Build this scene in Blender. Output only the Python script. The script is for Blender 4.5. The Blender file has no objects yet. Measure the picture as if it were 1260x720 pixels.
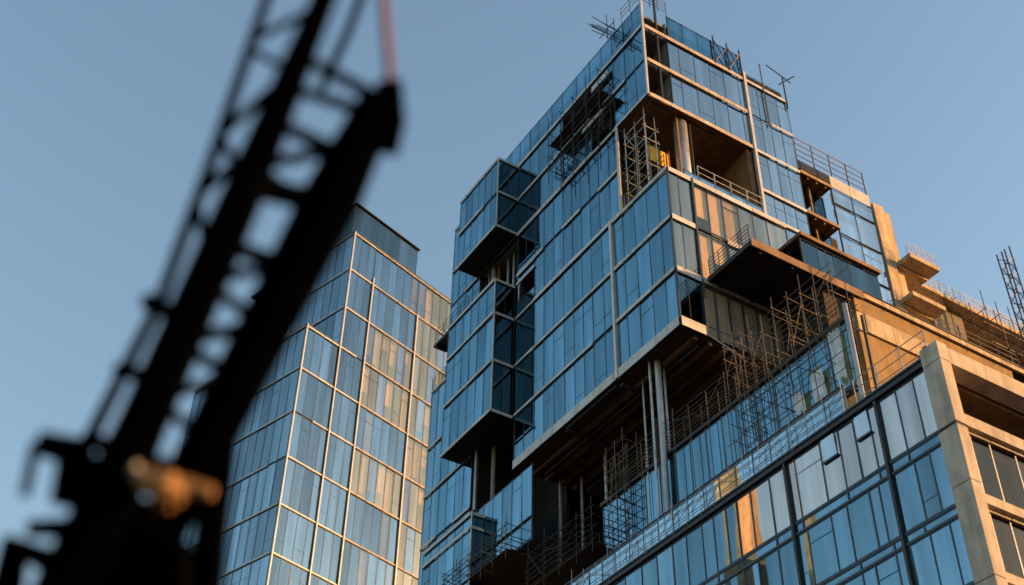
import bpy, math, random
from mathutils import Vector, Matrix, Quaternion
random.seed(7)
S = bpy.context.scene
COL = S.collection
# ------------------------------------------------------------------ camera
cam = bpy.data.cameras.new('camera'); co = bpy.data.objects.new('camera', cam); COL.objects.link(co)
R_, U_, F_ = (0.84861548, -0.5287243, 0.01738893), (-0.35707868, -0.54824804, 0.7562532), (0.390316, 0.64797739, 0.65404795)
co.matrix_world = Matrix(((R_[0], U_[0], -F_[0], -31.105), (R_[1], U_[1], -F_[1], -36.147), (R_[2], U_[2], -F_[2], 1.6), (0, 0, 0, 1)))
cam.sensor_fit = 'HORIZONTAL'; cam.sensor_width = 36.0; cam.lens = 45.445
cam.clip_start = 0.1; cam.clip_end = 4000
cam.dof.use_dof = True; cam.dof.focus_distance = 58.0; cam.dof.aperture_fstop = 0.44
S.camera = co
# ------------------------------------------------------------------ sky, sun, exposure
SUN_EL, SUN_AZ = math.radians(10), math.radians(117)        # azimuth clockwise from +Y
w = bpy.data.worlds.new('World'); S.world = w; w.use_nodes = True
nt = w.node_tree; bgn = nt.nodes['Background']
sky = nt.nodes.new('ShaderNodeTexSky'); sky.sky_type = 'NISHITA'; sky.sun_disc = False
sky.sun_elevation = SUN_EL; sky.sun_rotation = SUN_AZ
sky.air_density = 1.35; sky.dust_density = 0.8; sky.ozone_density = 1.6
nt.links.new(sky.outputs[0], bgn.inputs[0]); bgn.inputs[1].default_value = 0.15
sl = bpy.data.lights.new('sun', 'SUN'); so = bpy.data.objects.new('sun', sl); COL.objects.link(so)
sl.energy = 5.0; sl.angle = math.radians(0.5); sl.color = (1.0, 0.45, 0.11)
sd = Vector((math.sin(SUN_AZ) * math.cos(SUN_EL), math.cos(SUN_AZ) * math.cos(SUN_EL), math.sin(SUN_EL)))
so.rotation_mode = 'QUATERNION'; so.rotation_quaternion = sd.to_track_quat('Z', 'Y'); so.location = sd * 200
S.view_settings.view_transform = 'Standard'; S.view_settings.look = 'None'
S.view_settings.exposure = 1.08; S.view_settings.gamma = 1.0
S.cycles.max_bounces = 6; S.cycles.transparent_max_bounces = 12; S.cycles.glossy_bounces = 4; S.cycles.diffuse_bounces = 3
S.cycles.caustics_reflective = False; S.cycles.caustics_refractive = False

# ------------------------------------------------------------------ materials
def mat(name, color, rough=0.6, metal=0.0, var=0.12, scale=1.5, bump=0.0, dirt=0.0, spec=0.4, objvar=0.0):
    m = bpy.data.materials.new(name); m.use_nodes = True
    n = m.node_tree.nodes; l = m.node_tree.links; b = n['Principled BSDF']
    geo = n.new('ShaderNodeNewGeometry')
    no = n.new('ShaderNodeTexNoise'); no.inputs['Scale'].default_value = scale; no.inputs['Detail'].default_value = 6
    l.new(geo.outputs['Position'], no.inputs['Vector'])
    mp = n.new('ShaderNodeMapRange'); mp.inputs[1].default_value = 0.3; mp.inputs[2].default_value = 0.7
    mp.inputs[3].default_value = 1 - var; mp.inputs[4].default_value = 1 + var
    l.new(no.outputs[0], mp.inputs[0])
    v = mp.outputs[0]
    if objvar:
        oi = n.new('ShaderNodeObjectInfo'); m2 = n.new('ShaderNodeMapRange')
        m2.inputs[3].default_value = 1 - objvar; m2.inputs[4].default_value = 1 + objvar
        l.new(oi.outputs['Random'], m2.inputs[0])
        mm = n.new('ShaderNodeMath'); mm.operation = 'MULTIPLY'; l.new(v, mm.inputs[0]); l.new(m2.outputs[0], mm.inputs[1]); v = mm.outputs[0]
    if dirt:                                     # streaky stains running down the face
        mpn = n.new('ShaderNodeMapping'); mpn.inputs['Scale'].default_value = (2.2, 2.2, 0.25)
        l.new(geo.outputs['Position'], mpn.inputs['Vector'])
        n2 = n.new('ShaderNodeTexNoise'); n2.inputs['Scale'].default_value = 1.3; n2.inputs['Detail'].default_value = 8
        l.new(mpn.outputs[0], n2.inputs['Vector'])
        m3 = n.new('ShaderNodeMapRange'); m3.inputs[1].default_value = 0.45; m3.inputs[2].default_value = 0.75
        m3.inputs[3].default_value = 1.0; m3.inputs[4].default_value = 1 - dirt
        l.new(n2.outputs[0], m3.inputs[0])
        mm = n.new('ShaderNodeMath'); mm.operation = 'MULTIPLY'; l.new(v, mm.inputs[0]); l.new(m3.outputs[0], mm.inputs[1]); v = mm.outputs[0]
    sc = n.new('ShaderNodeVectorMath'); sc.operation = 'SCALE'; sc.inputs[0].default_value = color
    l.new(v, sc.inputs['Scale']); l.new(sc.outputs[0], b.inputs['Base Color'])
    b.inputs['Roughness'].default_value = rough; b.inputs['Metallic'].default_value = metal
    b.inputs['Specular IOR Level'].default_value = spec
    if bump:
        bp = n.new('ShaderNodeBump'); bp.inputs['Strength'].default_value = bump; bp.inputs['Distance'].default_value = 0.02
        l.new(no.outputs[0], bp.inputs['Height']); l.new(bp.outputs[0], b.inputs['Normal'])
    return m

def glass(name, tint, through, refl=0.6, objvar=0.14, wob=0.012):
    """coated glass: a tinted mirror over a dark see-through body"""
    m = bpy.data.materials.new(name); m.use_nodes = True
    n = m.node_tree.nodes; l = m.node_tree.links
    for x in list(n): n.remove(x)
    out = n.new('ShaderNodeOutputMaterial'); mix = n.new('ShaderNodeMixShader')
    gl = n.new('ShaderNodeBsdfGlossy'); gl.inputs['Roughness'].default_value = 0.015
    tr = n.new('ShaderNodeBsdfTransparent'); tr.inputs[0].default_value = (*through, 1)
    oi = n.new('ShaderNodeObjectInfo'); mr = n.new('ShaderNodeMapRange')
    mr.inputs[3].default_value = 1 - objvar; mr.inputs[4].default_value = 1 + objvar
    l.new(oi.outputs['Random'], mr.inputs[0])
    geo = n.new('ShaderNodeNewGeometry')
    # upright streaks of reflection put into the mirror tint
    mpn = n.new('ShaderNodeMapping'); mpn.inputs['Scale'].default_value = (1.6, 1.6, 0.12)
    l.new(geo.outputs['Position'], mpn.inputs['Vector'])
    ns = n.new('ShaderNodeTexNoise'); ns.inputs['Scale'].default_value = 1.1; ns.inputs['Detail'].default_value = 5
    l.new(mpn.outputs[0], ns.inputs['Vector'])
    ms = n.new('ShaderNodeMapRange'); ms.inputs[1].default_value = 0.3; ms.inputs[2].default_value = 0.7
    ms.inputs[3].default_value = 0.80; ms.inputs[4].default_value = 1.15
    l.new(ns.outputs[0], ms.inputs[0])
    mm = n.new('ShaderNodeMath'); mm.operation = 'MULTIPLY'; l.new(mr.outputs[0], mm.inputs[0]); l.new(ms.outputs[0], mm.inputs[1])
    sc = n.new('ShaderNodeVectorMath'); sc.operation = 'SCALE'; sc.inputs[0].default_value = tint
    l.new(mm.outputs[0], sc.inputs['Scale']); l.new(sc.outputs[0], gl.inputs[0])
    no = n.new('ShaderNodeTexNoise'); no.inputs['Scale'].default_value = 0.45; no.inputs['Detail'].default_value = 1.0
    l.new(geo.outputs['Position'], no.inputs['Vector'])
    bp = n.new('ShaderNodeBump'); bp.inputs['Strength'].default_value = wob; bp.inputs['Distance'].default_value = 0.25
    l.new(no.outputs[0], bp.inputs['Height']); l.new(bp.outputs[0], gl.inputs['Normal'])
    lf = n.new('ShaderNodeLayerWeight'); lf.inputs['Blend'].default_value = 0.5
    lw = n.new('ShaderNodeMath'); lw.operation = 'POWER'; lw.inputs[1].default_value = 4.0; l.new(lf.outputs['Facing'], lw.inputs[0])
    ma = n.new('ShaderNodeMath'); ma.operation = 'MULTIPLY_ADD'; ma.inputs[1].default_value = 1 - refl; ma.inputs[2].default_value = refl
    ma.use_clamp = True
    l.new(lw.outputs[0], ma.inputs[0]); l.new(ma.outputs[0], mix.inputs[0])
    l.new(tr.outputs[0], mix.inputs[1]); l.new(gl.outputs[0], mix.inputs[2]); l.new(mix.outputs[0], out.inputs[0])
    return m

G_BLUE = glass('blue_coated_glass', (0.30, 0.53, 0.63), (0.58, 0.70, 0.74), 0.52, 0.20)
G_SIDE = glass('neutral_coated_glass', (0.72, 0.75, 0.74), (0.45, 0.52, 0.54), 0.60)
G_POD = glass('podium_glass', (0.31, 0.48, 0.55), (0.52, 0.62, 0.66), 0.50, 0.22, wob=0.012)
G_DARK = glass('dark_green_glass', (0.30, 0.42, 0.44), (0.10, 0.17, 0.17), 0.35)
G_FAR = glass('far_tower_glass', (0.36, 0.47, 0.52), (0.5, 0.58, 0.6), 0.58, 0.30)
G_BROWN = glass('bronze_glass', (0.42, 0.36, 0.28), (0.5, 0.42, 0.32), 0.16)  # brown tint stands for dark surroundings mirrored in the side panes
G_WARM = glass('far_clear_glass', (0.95, 0.74, 0.50), (0.94, 0.90, 0.84), 0.34, 0.2)  # gold tint puts a warm sky reflection into the far panes
G_FAR2 = glass('far_half_clear_glass', (0.50, 0.58, 0.60), (0.85, 0.84, 0.80), 0.45, 0.25)
G_CLEAR = glass('clear_glass', (0.9, 0.8, 0.6), (0.95, 0.93, 0.88), 0.12, 0.1)
G_TAN = glass('warm_coated_glass', (0.86, 0.70, 0.52), (0.85, 0.80, 0.72), 0.50, 0.2)  # warm sky reflection put into the mirror tint
G_POD1 = glass('podium_clear_glass', (0.86, 0.76, 0.66), (0.80, 0.80, 0.78), 0.60, 0.16, wob=0.012)  # warm grey tint stands for a paler reflection in the top row
G_FILM = glass('filmed_glass', (0.82, 0.86, 0.86), (0.85, 0.88, 0.88), 0.50)
G_RAIL = glass('balustrade_glass', (0.62, 0.80, 0.86), (0.55, 0.68, 0.72), 0.55)
ALU = mat('pale_aluminium', (0.52, 0.50, 0.48), 0.5, 0.1, 0.12, 2.0, objvar=0.14, dirt=0.25)
MULL = mat('dark_mullion', (0.045, 0.065, 0.085), 0.4, 0.3)
MULLP = mat('pale_mullion', (0.55, 0.52, 0.48), 0.4, 0.3)
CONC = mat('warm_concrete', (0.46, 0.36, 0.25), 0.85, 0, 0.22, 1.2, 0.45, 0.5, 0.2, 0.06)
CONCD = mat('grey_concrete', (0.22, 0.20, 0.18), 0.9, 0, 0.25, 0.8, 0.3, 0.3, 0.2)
OCHRE = mat('ochre_plaster', (0.27, 0.175, 0.085), 0.85, 0, 0.15, 0.9, 0.25, 0.3, 0.2, 0.06)
LEDGE = mat('rusty_ledge_board', (0.20, 0.12, 0.075), 0.8, 0, 0.25, 1.0, 0.2, 0.3, objvar=0.2)
STONE = mat('pale_stone_cladding', (0.44, 0.38, 0.325), 0.75, 0, 0.16, 1.6, 0.3, 0.38, 0.25, 0.08)
SHADE = mat('dark_formwork', (0.012, 0.010, 0.009), 0.9, 0, .3, 1.0)  # shade under bays and ledge and in the void, put into the colour
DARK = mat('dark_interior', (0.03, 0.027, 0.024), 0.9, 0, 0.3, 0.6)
STEEL = mat('dark_steel', (0.04, 0.04, 0.045), 0.5, 0.5)
TUBE = mat('scaffold_tube', (0.12, 0.09, 0.068), 0.55, 0.5, 0.35, 3.0, objvar=0.3)
TUBEG = mat('galvanised_tube', (0.36, 0.36, 0.37), 0.45, 0.6, 0.25, 3.0, objvar=0.25)
PLANK = mat('scaffold_plank', (0.26, 0.17, 0.09), 0.8, 0, 0.3, 2.0, objvar=0.25)
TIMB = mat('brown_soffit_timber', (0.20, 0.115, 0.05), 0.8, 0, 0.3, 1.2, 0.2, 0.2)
CRANEBLK = mat('black_crane_paint', (0.001, 0.0012, 0.0016), 0.9, 0, 0.3, 4, spec=0.0)  # crane black, deepened to put the boom's shade into its colour
ORANGE = mat('orange_paint', (0.30, 0.15, 0.045), 0.6, 0, 0.25, 9)
RUST = mat('rusty_cable', (0.16, 0.06, 0.035), 0.7, 0.2, 0.3, 6)
CREAM = mat('cream_blind', (0.72, 0.50, 0.28), 0.9, 0, 0.1, 2, objvar=0.35)  # blinds added behind the glass to give its gold reflections
SHEET = mat('polythene_sheet', (0.72, 0.75, 0.80), 0.45, 0, 0.25, 2.5, 0.6, objvar=0.2)  # pale sheets standing in for bright reflections in the glass
FILM = mat('pale_protective_film', (0.50, 0.52, 0.53), 0.7, 0, 0.2, 2, objvar=0.15)
SOFF = mat('dark_timber_soffit', (0.075, 0.042, 0.02), 0.85, 0, 0.35, 1.2, 0.2, 0.2)  # soffit timber with the shade under box and decks put in
YELL = mat('yellow_sheet', (0.85, 0.47, 0.04), 0.6, 0, 0.1, 3)
BEIGE = mat('beige_blind', (0.60, 0.54, 0.47), 0.9, 0, 0.1, 2, objvar=0.25)
BLIND = mat('grey_blind', (0.72, 0.74, 0.75), 0.9, 0, 0.1, 2, objvar=0.3)
METCOL = mat('metal_clad_column', (0.42, 0.41, 0.40), 0.35, 0.5, 0.15, 1.5, dirt=0.3)
PANEL = mat('dull_beige_panel', (0.13, 0.11, 0.09), 0.7, 0, 0.15, 1.4, dirt=0.35, objvar=0.15)  # beige darkened: the shade under the ledge is put into it
ASPH = mat('asphalt', (0.05, 0.05, 0.05), 0.9, 0, 0.25, 0.8, 0.3)
CROWN = mat('crown_panel', (0.09, 0.105, 0.12), 0.5, 0.3)

# ------------------------------------------------------------------ helpers
W = {}                                            # world (or local-frame) origin of every parent
def link(o, parent=None):
    COL.objects.link(o)
    if parent is not None: o.parent = parent
    return o
def tag(o, label, cat, group=None, kind=None):
    if label: o['label'] = label
    if cat: o['category'] = cat
    if group: o['group'] = group
    if kind: o['kind'] = kind
    return o
def thing(name, label, cat, loc=(0, 0, 0), group=None, rotz=0.0):
    o = bpy.data.objects.new(name, None); COL.objects.link(o); o.location = loc; o.rotation_euler = (0, 0, rotz)
    o.empty_display_size = 0.5
    W[o.name] = Vector(loc) if not rotz else Vector((0, 0, 0))
    return tag(o, label, cat, group)
def org(parent):
    return W.get(parent.name, Vector((0, 0, 0))) if parent is not None else Vector((0, 0, 0))
CUBE = {}
def cube(m):
    if m.name not in CUBE:
        me = bpy.data.meshes.new('block_' + m.name)
        v = [(x, y, z) for x in (-.5, .5) for y in (-.5, .5) for z in (-.5, .5)]
        me.from_pydata(v, [], [(0, 1, 3, 2), (4, 6, 7, 5), (0, 4, 5, 1), (2, 3, 7, 6), (0, 2, 6, 4), (1, 5, 7, 3)])
        me.materials.append(m); CUBE[m.name] = me
    return CUBE[m.name]
def piece(name, parent, m, x0, y0, z0, x1, y1, z1, rot=None):
    o = bpy.data.objects.new(name, cube(m)); link(o, parent)
    o.location = Vector(((x0 + x1) / 2, (y0 + y1) / 2, (z0 + z1) / 2)) - org(parent)
    o.scale = (abs(x1 - x0), abs(y1 - y0), abs(z1 - z0))
    if rot: o.rotation_euler = rot
    return o
CYL = {}
def cyl(m, n=6):
    k = (m.name, n)
    if k not in CYL:
        me = bpy.data.meshes.new('rod_' + m.name)
        v = [(math.cos(2 * math.pi * i / n), math.sin(2 * math.pi * i / n), z) for z in (-.5, .5) for i in range(n)]
        f = [(i, (i + 1) % n, n + (i + 1) % n, n + i) for i in range(n)] + [tuple(range(n - 1, -1, -1)), tuple(range(n, 2 * n))]
        me.from_pydata(v, [], f); me.materials.append(m)
        for p in me.polygons[:n]: p.use_smooth = n > 8
        CYL[k] = me
    return CYL[k]
def rod(name, parent, m, p, q, r=0.03, n=6):
    p = Vector(p); q = Vector(q); d = q - p
    o = bpy.data.objects.new(name, cyl(m, n)); link(o, parent)
    o.location = (p + q) / 2 - org(parent); o.scale = (r, r, d.length)
    o.rotation_mode = 'QUATERNION'; o.rotation_quaternion = d.to_track_quat('Z', 'Y')
    return o
class MB:
    def __init__(self): self.v = []; self.f = []
    def box(self, x0, y0, z0, x1, y1, z1):
        b = len(self.v)
        x0, x1 = min(x0, x1), max(x0, x1); y0, y1 = min(y0, y1), max(y0, y1); z0, z1 = min(z0, z1), max(z0, z1)
        self.v += [(x, y, z) for x in (x0, x1) for y in (y0, y1) for z in (z0, z1)]
        self.f += [tuple(b + i for i in f) for f in ((0, 1, 3, 2), (4, 6, 7, 5), (0, 4, 5, 1), (2, 3, 7, 6), (0, 2, 6, 4), (1, 5, 7, 3))]
        return self
    def tube(self, pts, n=8):
        """pts: (x, y, z, r) along a path"""
        b = len(self.v); P = [Vector(p[:3]) for p in pts]
        for i, p in enumerate(P):
            t = (P[min(i + 1, len(P) - 1)] - P[max(i - 1, 0)]).normalized()
            qt = t.to_track_quat('Z', 'Y'); r = pts[i][3]
            for k in range(n):
                a = 2 * math.pi * (k + .5) / n
                self.v.append(tuple(p + qt @ Vector((math.cos(a) * r, math.sin(a) * r, 0))))
        for i in range(len(P) - 1):
            for k in range(n):
                self.f.append((b + i * n + k, b + i * n + (k + 1) % n, b + (i + 1) * n + (k + 1) % n, b + (i + 1) * n + k))
        self.f.append(tuple(b + k for k in range(n - 1, -1, -1))); e = b + (len(P) - 1) * n
        self.f.append(tuple(e + k for k in range(n)))
        return self
    def bar(self, p, q, r, n=4): return self.tube([(*p, r), (*q, r)], n)
    def build(self, name, m, parent=None, bevel=0.0):
        o_ = org(parent)
        me = bpy.data.meshes.new(name); me.from_pydata([tuple(Vector(v) - o_) for v in self.v], [], self.f); me.update()
        me.materials.append(m)
        o = bpy.data.objects.new(name, me); link(o, parent); W[o.name] = o_
        if bevel:
            b = o.modifiers.new('bevel', 'BEVEL'); b.width = bevel; b.segments = 2; b.limit_method = 'ANGLE'
        return o

def wall(root, ax, c, A, Z, g, fasc=ALU, mull=MULL, skip=(), blinds=0.3, fh=0.24, mw=0.034, name='curtain_wall_frame',
         pane='glass_pane', frail=True, top=True, lowband=None, inset=True, sub=0.22, pd=0.014, bl=None, alt=None):
    fh = fh * .72 if fh < .4 else fh * .8
    """One glazed face. ax 'L': plane x=c, A runs along y, outside is -x. ax 'R': plane y=c, A runs along x, outside is -y.
    The mullion grid is the part; the panes, fascia panels and blinds are its pieces."""
    def bx(mb, a0, d0, z0, a1, d1, z1):
        if ax == 'L': mb.box(c + d0, a0, z0, c + d1, a1, z1)
        else: mb.box(a0, c + d0, z0, a1, c + d1, z1)
    def pc(nm, par, m, a0, d0, z0, a1, d1, z1, rot=None):
        return piece(nm, par, m, c + d0, a0, z0, c + d1, a1, z1, rot) if ax == 'L' else piece(nm, par, m, a0, c + d0, z0, a1, c + d1, z1, rot)
    fr = MB(); ncell = (len(A) - 1, len(Z) - 1)
    cells = [(i, j) for i in range(ncell[0]) for j in range(ncell[1]) if (i, j) not in skip]
    cs = set(cells)
    for i in range(len(A)):
        for j in range(ncell[1]):
            if (i, j) in cs or (i - 1, j) in cs:
                w_ = mw * (1.5 if (i * 7 + j) % 5 == 0 else 1)
                bx(fr, A[i] - w_ / 2, -pd, Z[j] + 0.004, A[i] + w_ / 2, 0.09, Z[j + 1] - 0.004)
    for i, j in cells:                             # head and sill rails
        bx(fr, A[i] + mw * .8, -pd * .7, Z[j] + fh / 2, A[i + 1] - mw * .8, 0.07, Z[j] + fh / 2 + 0.05)
        bx(fr, A[i] + mw * .8, -pd * .7, Z[j + 1] - fh / 2 - 0.05, A[i + 1] - mw * .8, 0.07, Z[j + 1] - fh / 2)
        if inset and random.random() < sub:        # opening lights and half transoms
            zz = Z[j] + (Z[j + 1] - Z[j]) * random.choice((0.72, 0.72, 0.3))
            bx(fr, A[i] + mw * .8, -pd * .5, zz, A[i + 1] - mw * .8, 0.06, zz + 0.022)
    f = fr.build(name, mull, root)
    for i, j in cells:
        t = (random.uniform(-1, 1) * 0.006, random.uniform(-1, 1) * 0.006)
        rot = (0, t[0], t[1]) if ax == 'L' else (t[0], 0, t[1])
        ga = alt.get((i, j), g) if alt else g
        if ga is not g: pc('blind', f, CREAM, A[i] + .03, 0.12, Z[j] + random.choice((.2, .2, 1.1, 1.8)), A[i + 1] - .03, 0.135, Z[j + 1] - .2)
        pc(pane, f, ga, A[i] + .02, 0.0, Z[j] + .1, A[i + 1] - .02, 0.028, Z[j + 1] - .1, rot)
        if random.random() < blinds:
            h = random.choice((1, 1, .85, .6, .45, .3)); wd = (A[i + 1] - A[i]); a0 = A[i] + .04 + wd * random.choice((0, 0, .35)); a1 = A[i + 1] - .04 - wd * random.choice((0, 0, 0.45))
            pc('blind', f, bl or BLIND, a0, 0.22, Z[j + 1] - .3 - (Z[j + 1] - Z[j] - .4) * h, a1, 0.235, Z[j + 1] - .3)
    if fasc:
        for j in range(len(Z)):
            run = []
            for i in range(ncell[0]):
                if (i, j) in cs or (i, j - 1) in cs: run.append(i)
            if (j == len(Z) - 1 and not top): continue
            z = Z[j]; hh = fh
            zl, zh = (z - hh / 2, z + hh / 2)
            if j == 0 and lowband: zl, zh = z, z + lowband
            if j == len(Z) - 1: zl, zh = z - hh, z
            k = 0
            while k < len(run):
                e = k
                while e + 1 < len(run) and run[e + 1] == run[e] + 1 and e - k < 1: e += 1
                jit = random.uniform(-.008, .008)
                if not (frail and random.random() < 0.07 and 0 < j < len(Z) - 1):
                    pc('fascia_panel', f, fasc, A[run[k]] + .012, -0.10 + jit, zl, A[run[e] + 1] - .012, -0.072, zh)
                k = e + 1
            for i in run:                          # slab edge behind the band
                pass
    return f
def slabs(root, rects, m=CONCD, name='floor_slab'):
    for r in rects: piece(name, root, m, *r)

def scaffold(name, label, P, along, n, bay, depth, inward, lev, z0, z1, m=TUBE, planks=(), brace=0.5, drop=0.12, group=None, r=0.03, cat='scaffold', over=0.5, double=True, pm=None, tdrop=None):
    """Tube scaffold: P=(x,y), 'x' or 'y' run, n bays; lev = ledger heights."""
    t = thing(name, label, cat, (P[0], P[1], z0), group or 'tube scaffolds on the site')
    def at(a, d, z): return (P[0] + a, P[1] + d * inward, z) if along == 'x' else (P[0] + d * inward, P[1] + a, z)
    for k in range(n + 1):
        for d in ((0, depth) if double else (0,)):
            j = random.uniform(-.06, .06)
            rod('standard', t, m, at(k * bay + j, d, z0 - random.uniform(0, .1)), at(k * bay + j + random.uniform(-.04, .04), d, z1 + random.uniform(-.5, .3)), r)
        if double:
            for z in lev:
                if random.random() > (drop if tdrop is None else tdrop): rod('transom', t, m, at(k * bay, -.15, z + .04), at(k * bay, depth + .2, z + .04), r * .9)
    L = n * bay
    for z in lev:
        for d in ((0, depth) if double else (0,)):
            if random.random() > drop:
                s = random.uniform(-over, 0); e = L + random.uniform(0, over)
                rod('ledger', t, m, at(s, d, z + random.uniform(-.03, .03)), at(e, d, z + random.uniform(-.03, .03)), r * .9)
    for k in range(n):
        if random.random() < brace:
            a, b = (k, k + 1) if random.random() < .5 else (k + 1, k)
            zz = sorted(random.sample(list(lev), 2)) if len(lev) > 1 else (z0, z1)
            rod('brace', t, m, at(a * bay, -.05, zz[0]), at(b * bay, -.05, zz[1]), r * .85)
    for z in planks:
        nb = max(2, int(depth / .24))
        for b in range(nb):
            for s in range(0, n, 2):
                e = min(n, s + 2); o_ = random.uniform(-.12, .12)
                d0 = .04 + b * (depth - .06) / nb; d1 = d0 + (depth - .06) / nb - .025
                p = at(s * bay + o_ + .01, d0, z + .055 + .002 * b); q = at(e * bay + o_ - .02, d1, z + .1 + .003 * b)
                piece('plank', t, pm or PLANK, *p, *q)
    return t
def railing(name, label, p, q, h, posts, rails, m=STEEL, r=0.025, group=None, cat='guard rail'):
    p = Vector(p); q = Vector(q); t = thing(name, label, cat, tuple(p), group or 'guard rails on the site')
    for k in range(posts):
        a = p.lerp(q, k / max(1, posts - 1)); rod('post', t, m, a, a + Vector((0, 0, h)), r)
    for k in range(rails):
        z = Vector((0, 0, h * (k + 1) / rails - .02)); rod('rail', t, m, p + z, q + z, r * .8)
    return t

# ================================================================== ground
g = MB(); g.v = [(-2000, -2000, 0), (2000, -2000, 0), (2000, 2000, 0), (-2000, 2000, 0)]; g.f = [(0, 1, 2, 3)]
tag(g.build('ground', ASPH), None, None, kind='structure')

# ================================================================== the tower under construction
T = thing('unfinished_tower', 'tall blue glass tower of shifted boxes still under construction', 'building', (0, 0, 0))
Z = [40.45, 44.05, 47.62, 51.25, 54.6, 58.15, 61.25, 64.4, 66.8]
YA = [5.03, 6.02, 7.05, 7.95, 8.85, 9.82, 10.85, 11.87, 12.87, 13.9, 14.88]
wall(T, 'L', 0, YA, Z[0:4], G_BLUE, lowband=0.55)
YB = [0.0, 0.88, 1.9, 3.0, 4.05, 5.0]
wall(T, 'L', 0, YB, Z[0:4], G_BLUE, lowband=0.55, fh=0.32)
st = MB().box(-.16, 4.93, 40.45, .05, 5.11, 51.2).build('white_fin', MULLP, T)
YC = [4.1, 5.05, 6.1, 7.0, 7.9, 8.85, 9.8, 10.8, 11.87, 12.87, 13.9, 14.88]
wall(T, 'L', 0, YC, Z[3:6], G_BLUE, skip={(9, 0), (10, 0)}, fh=0.28)
wall(T, 'L', 0, [12.87, 13.9, 14.88], [53.85, 54.6], G_BLUE, fasc=ALU, blinds=0, inset=False)
wall(T, 'L', 0, [12.87, 13.9, 14.88], [51.25, 52.45], G_BLUE, fasc=None, blinds=0, inset=False)
YD = [1.1, 2.06, 3.02, 4.2, 5.34, 6.62, 8.09, 9.7, 10.95, 12.53, 13.64, 14.87, 16.1, 17.3, 18.5, 19.6]
wall(T, 'L', 0, YD, Z[5:8], G_BLUE, skip={(3, 0), (4, 0), (4, 1), (5, 1), (6, 1)}, fh=0.26, top=False)
wall(T, 'L', 0, YD, Z[7:9], G_BLUE, fasc=None, pane='parapet_pane', blinds=0, inset=False)
for k, y in enumerate([1.1, 4.2, 8.09, 12.53, 16.1]):
    piece('fascia_panel', T, ALU, -.1, y + .01, 64.28, -.07, [4.2, 8.09, 12.53, 16.1, 19.6][k] - .01, 64.52)
# sunlit white edge posts of the open corner terrace
rod('terrace_post', T, MULLP, (-.06, 4.06, 51.0), (-.06, 4.06, 58.0), .09, 8)
# corner box, right face
XB = [0.0, .68, 1.6, 2.6, 3.6, 4.7, 5.7, 6.7, 8.1]
wall(T, 'R', 0, XB, [44.05, 47.62, 51.25], G_TAN, fh=0.42, sub=.25, blinds=.6, bl=CREAM, alt={(2, 1): G_CLEAR, (3, 1): G_CLEAR, (4, 1): G_CLEAR, (2, 0): G_CLEAR, (3, 0): G_CLEAR})  # added cream blinds behind the clear panes make gold reflections
wall(T, 'R', 0, [8.1, 9.6, 11.2], [47.62, 51.25], G_SIDE, fh=0.3, sub=.6, blinds=.3)
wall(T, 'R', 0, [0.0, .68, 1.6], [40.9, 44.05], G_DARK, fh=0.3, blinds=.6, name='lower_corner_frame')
for k, x in enumerate([1.6, 2.3, 3.2, 4.1, 5.0, 5.9, 6.8]):
    piece('cladding_panel', T, PANEL, x + .05, -.03, 41.15, x + .82, .06, 43.6)
    piece('cladding_panel', T, PANEL, x + .05, -.03, 40.55, x + .82, .06, 41.1)
    piece('panel_rib', T, MULL, x - .035, -.09, 40.5, x + .035, .05, 43.95)
piece('fascia_panel', T, ALU, 0.02, -.1, 40.45, 1.58, -.07, 40.9)
piece('corner_rail', T, MULL, 1.52, -.12, 40.5, 1.64, -.0, 51.2)
# upper box, right face
piece('corner_rail', T, MULLP, -.05, 1.0, 58.15, .06, 1.12, 66.8)
XU = [1.85, 2.65, 3.8, 4.95, 6.1, 7.25, 7.68]
wall(T, 'R', 1.1, XU, Z[5:8], G_SIDE, fh=0.34, top=False, sub=.3, blinds=.4)
wall(T, 'R', 1.1, [2.0, 3.15, 4.3, 5.45, 6.6, 7.68], [64.5, 66.8], G_BLUE, fasc=None, pane='parapet_pane', blinds=0, inset=False)
for a, b in ((0.08, 1.6), (1.6, 3.4), (3.4, 5.5), (5.5, 7.66)):
    for z in (58.02, 61.13, 64.25): piece('fascia_panel', T, STONE, a + .01, .98, z + random.uniform(-.01, .01), b - .01, 1.02, z + .3)
piece('open_bay_post', T, STEEL, .98, 1.0, 58.3, 1.08, 1.15, 68.0)
piece('jamb_wall', T, CONCD, 1.8, 1.2, 58.45, 1.9, 4.0, 66.0)
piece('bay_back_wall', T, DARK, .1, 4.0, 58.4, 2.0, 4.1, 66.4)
# right-hand volume
piece('white_fin', T, MULLP, 7.68, .93, 51.4, 7.86, 1.14, 65.1)
XR = [7.86, 8.75, 9.5, 10.35, 11.25]
wall(T, 'R', 1.1, XR, [51.3, 54.8, 58.1, 61.3, 64.55], G_SIDE, fh=0.3, sub=.7, blinds=.3)
piece('roof_edge', T, STEEL, 7.9, 1.35, 64.6, 11.2, 1.5, 65.5)
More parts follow.
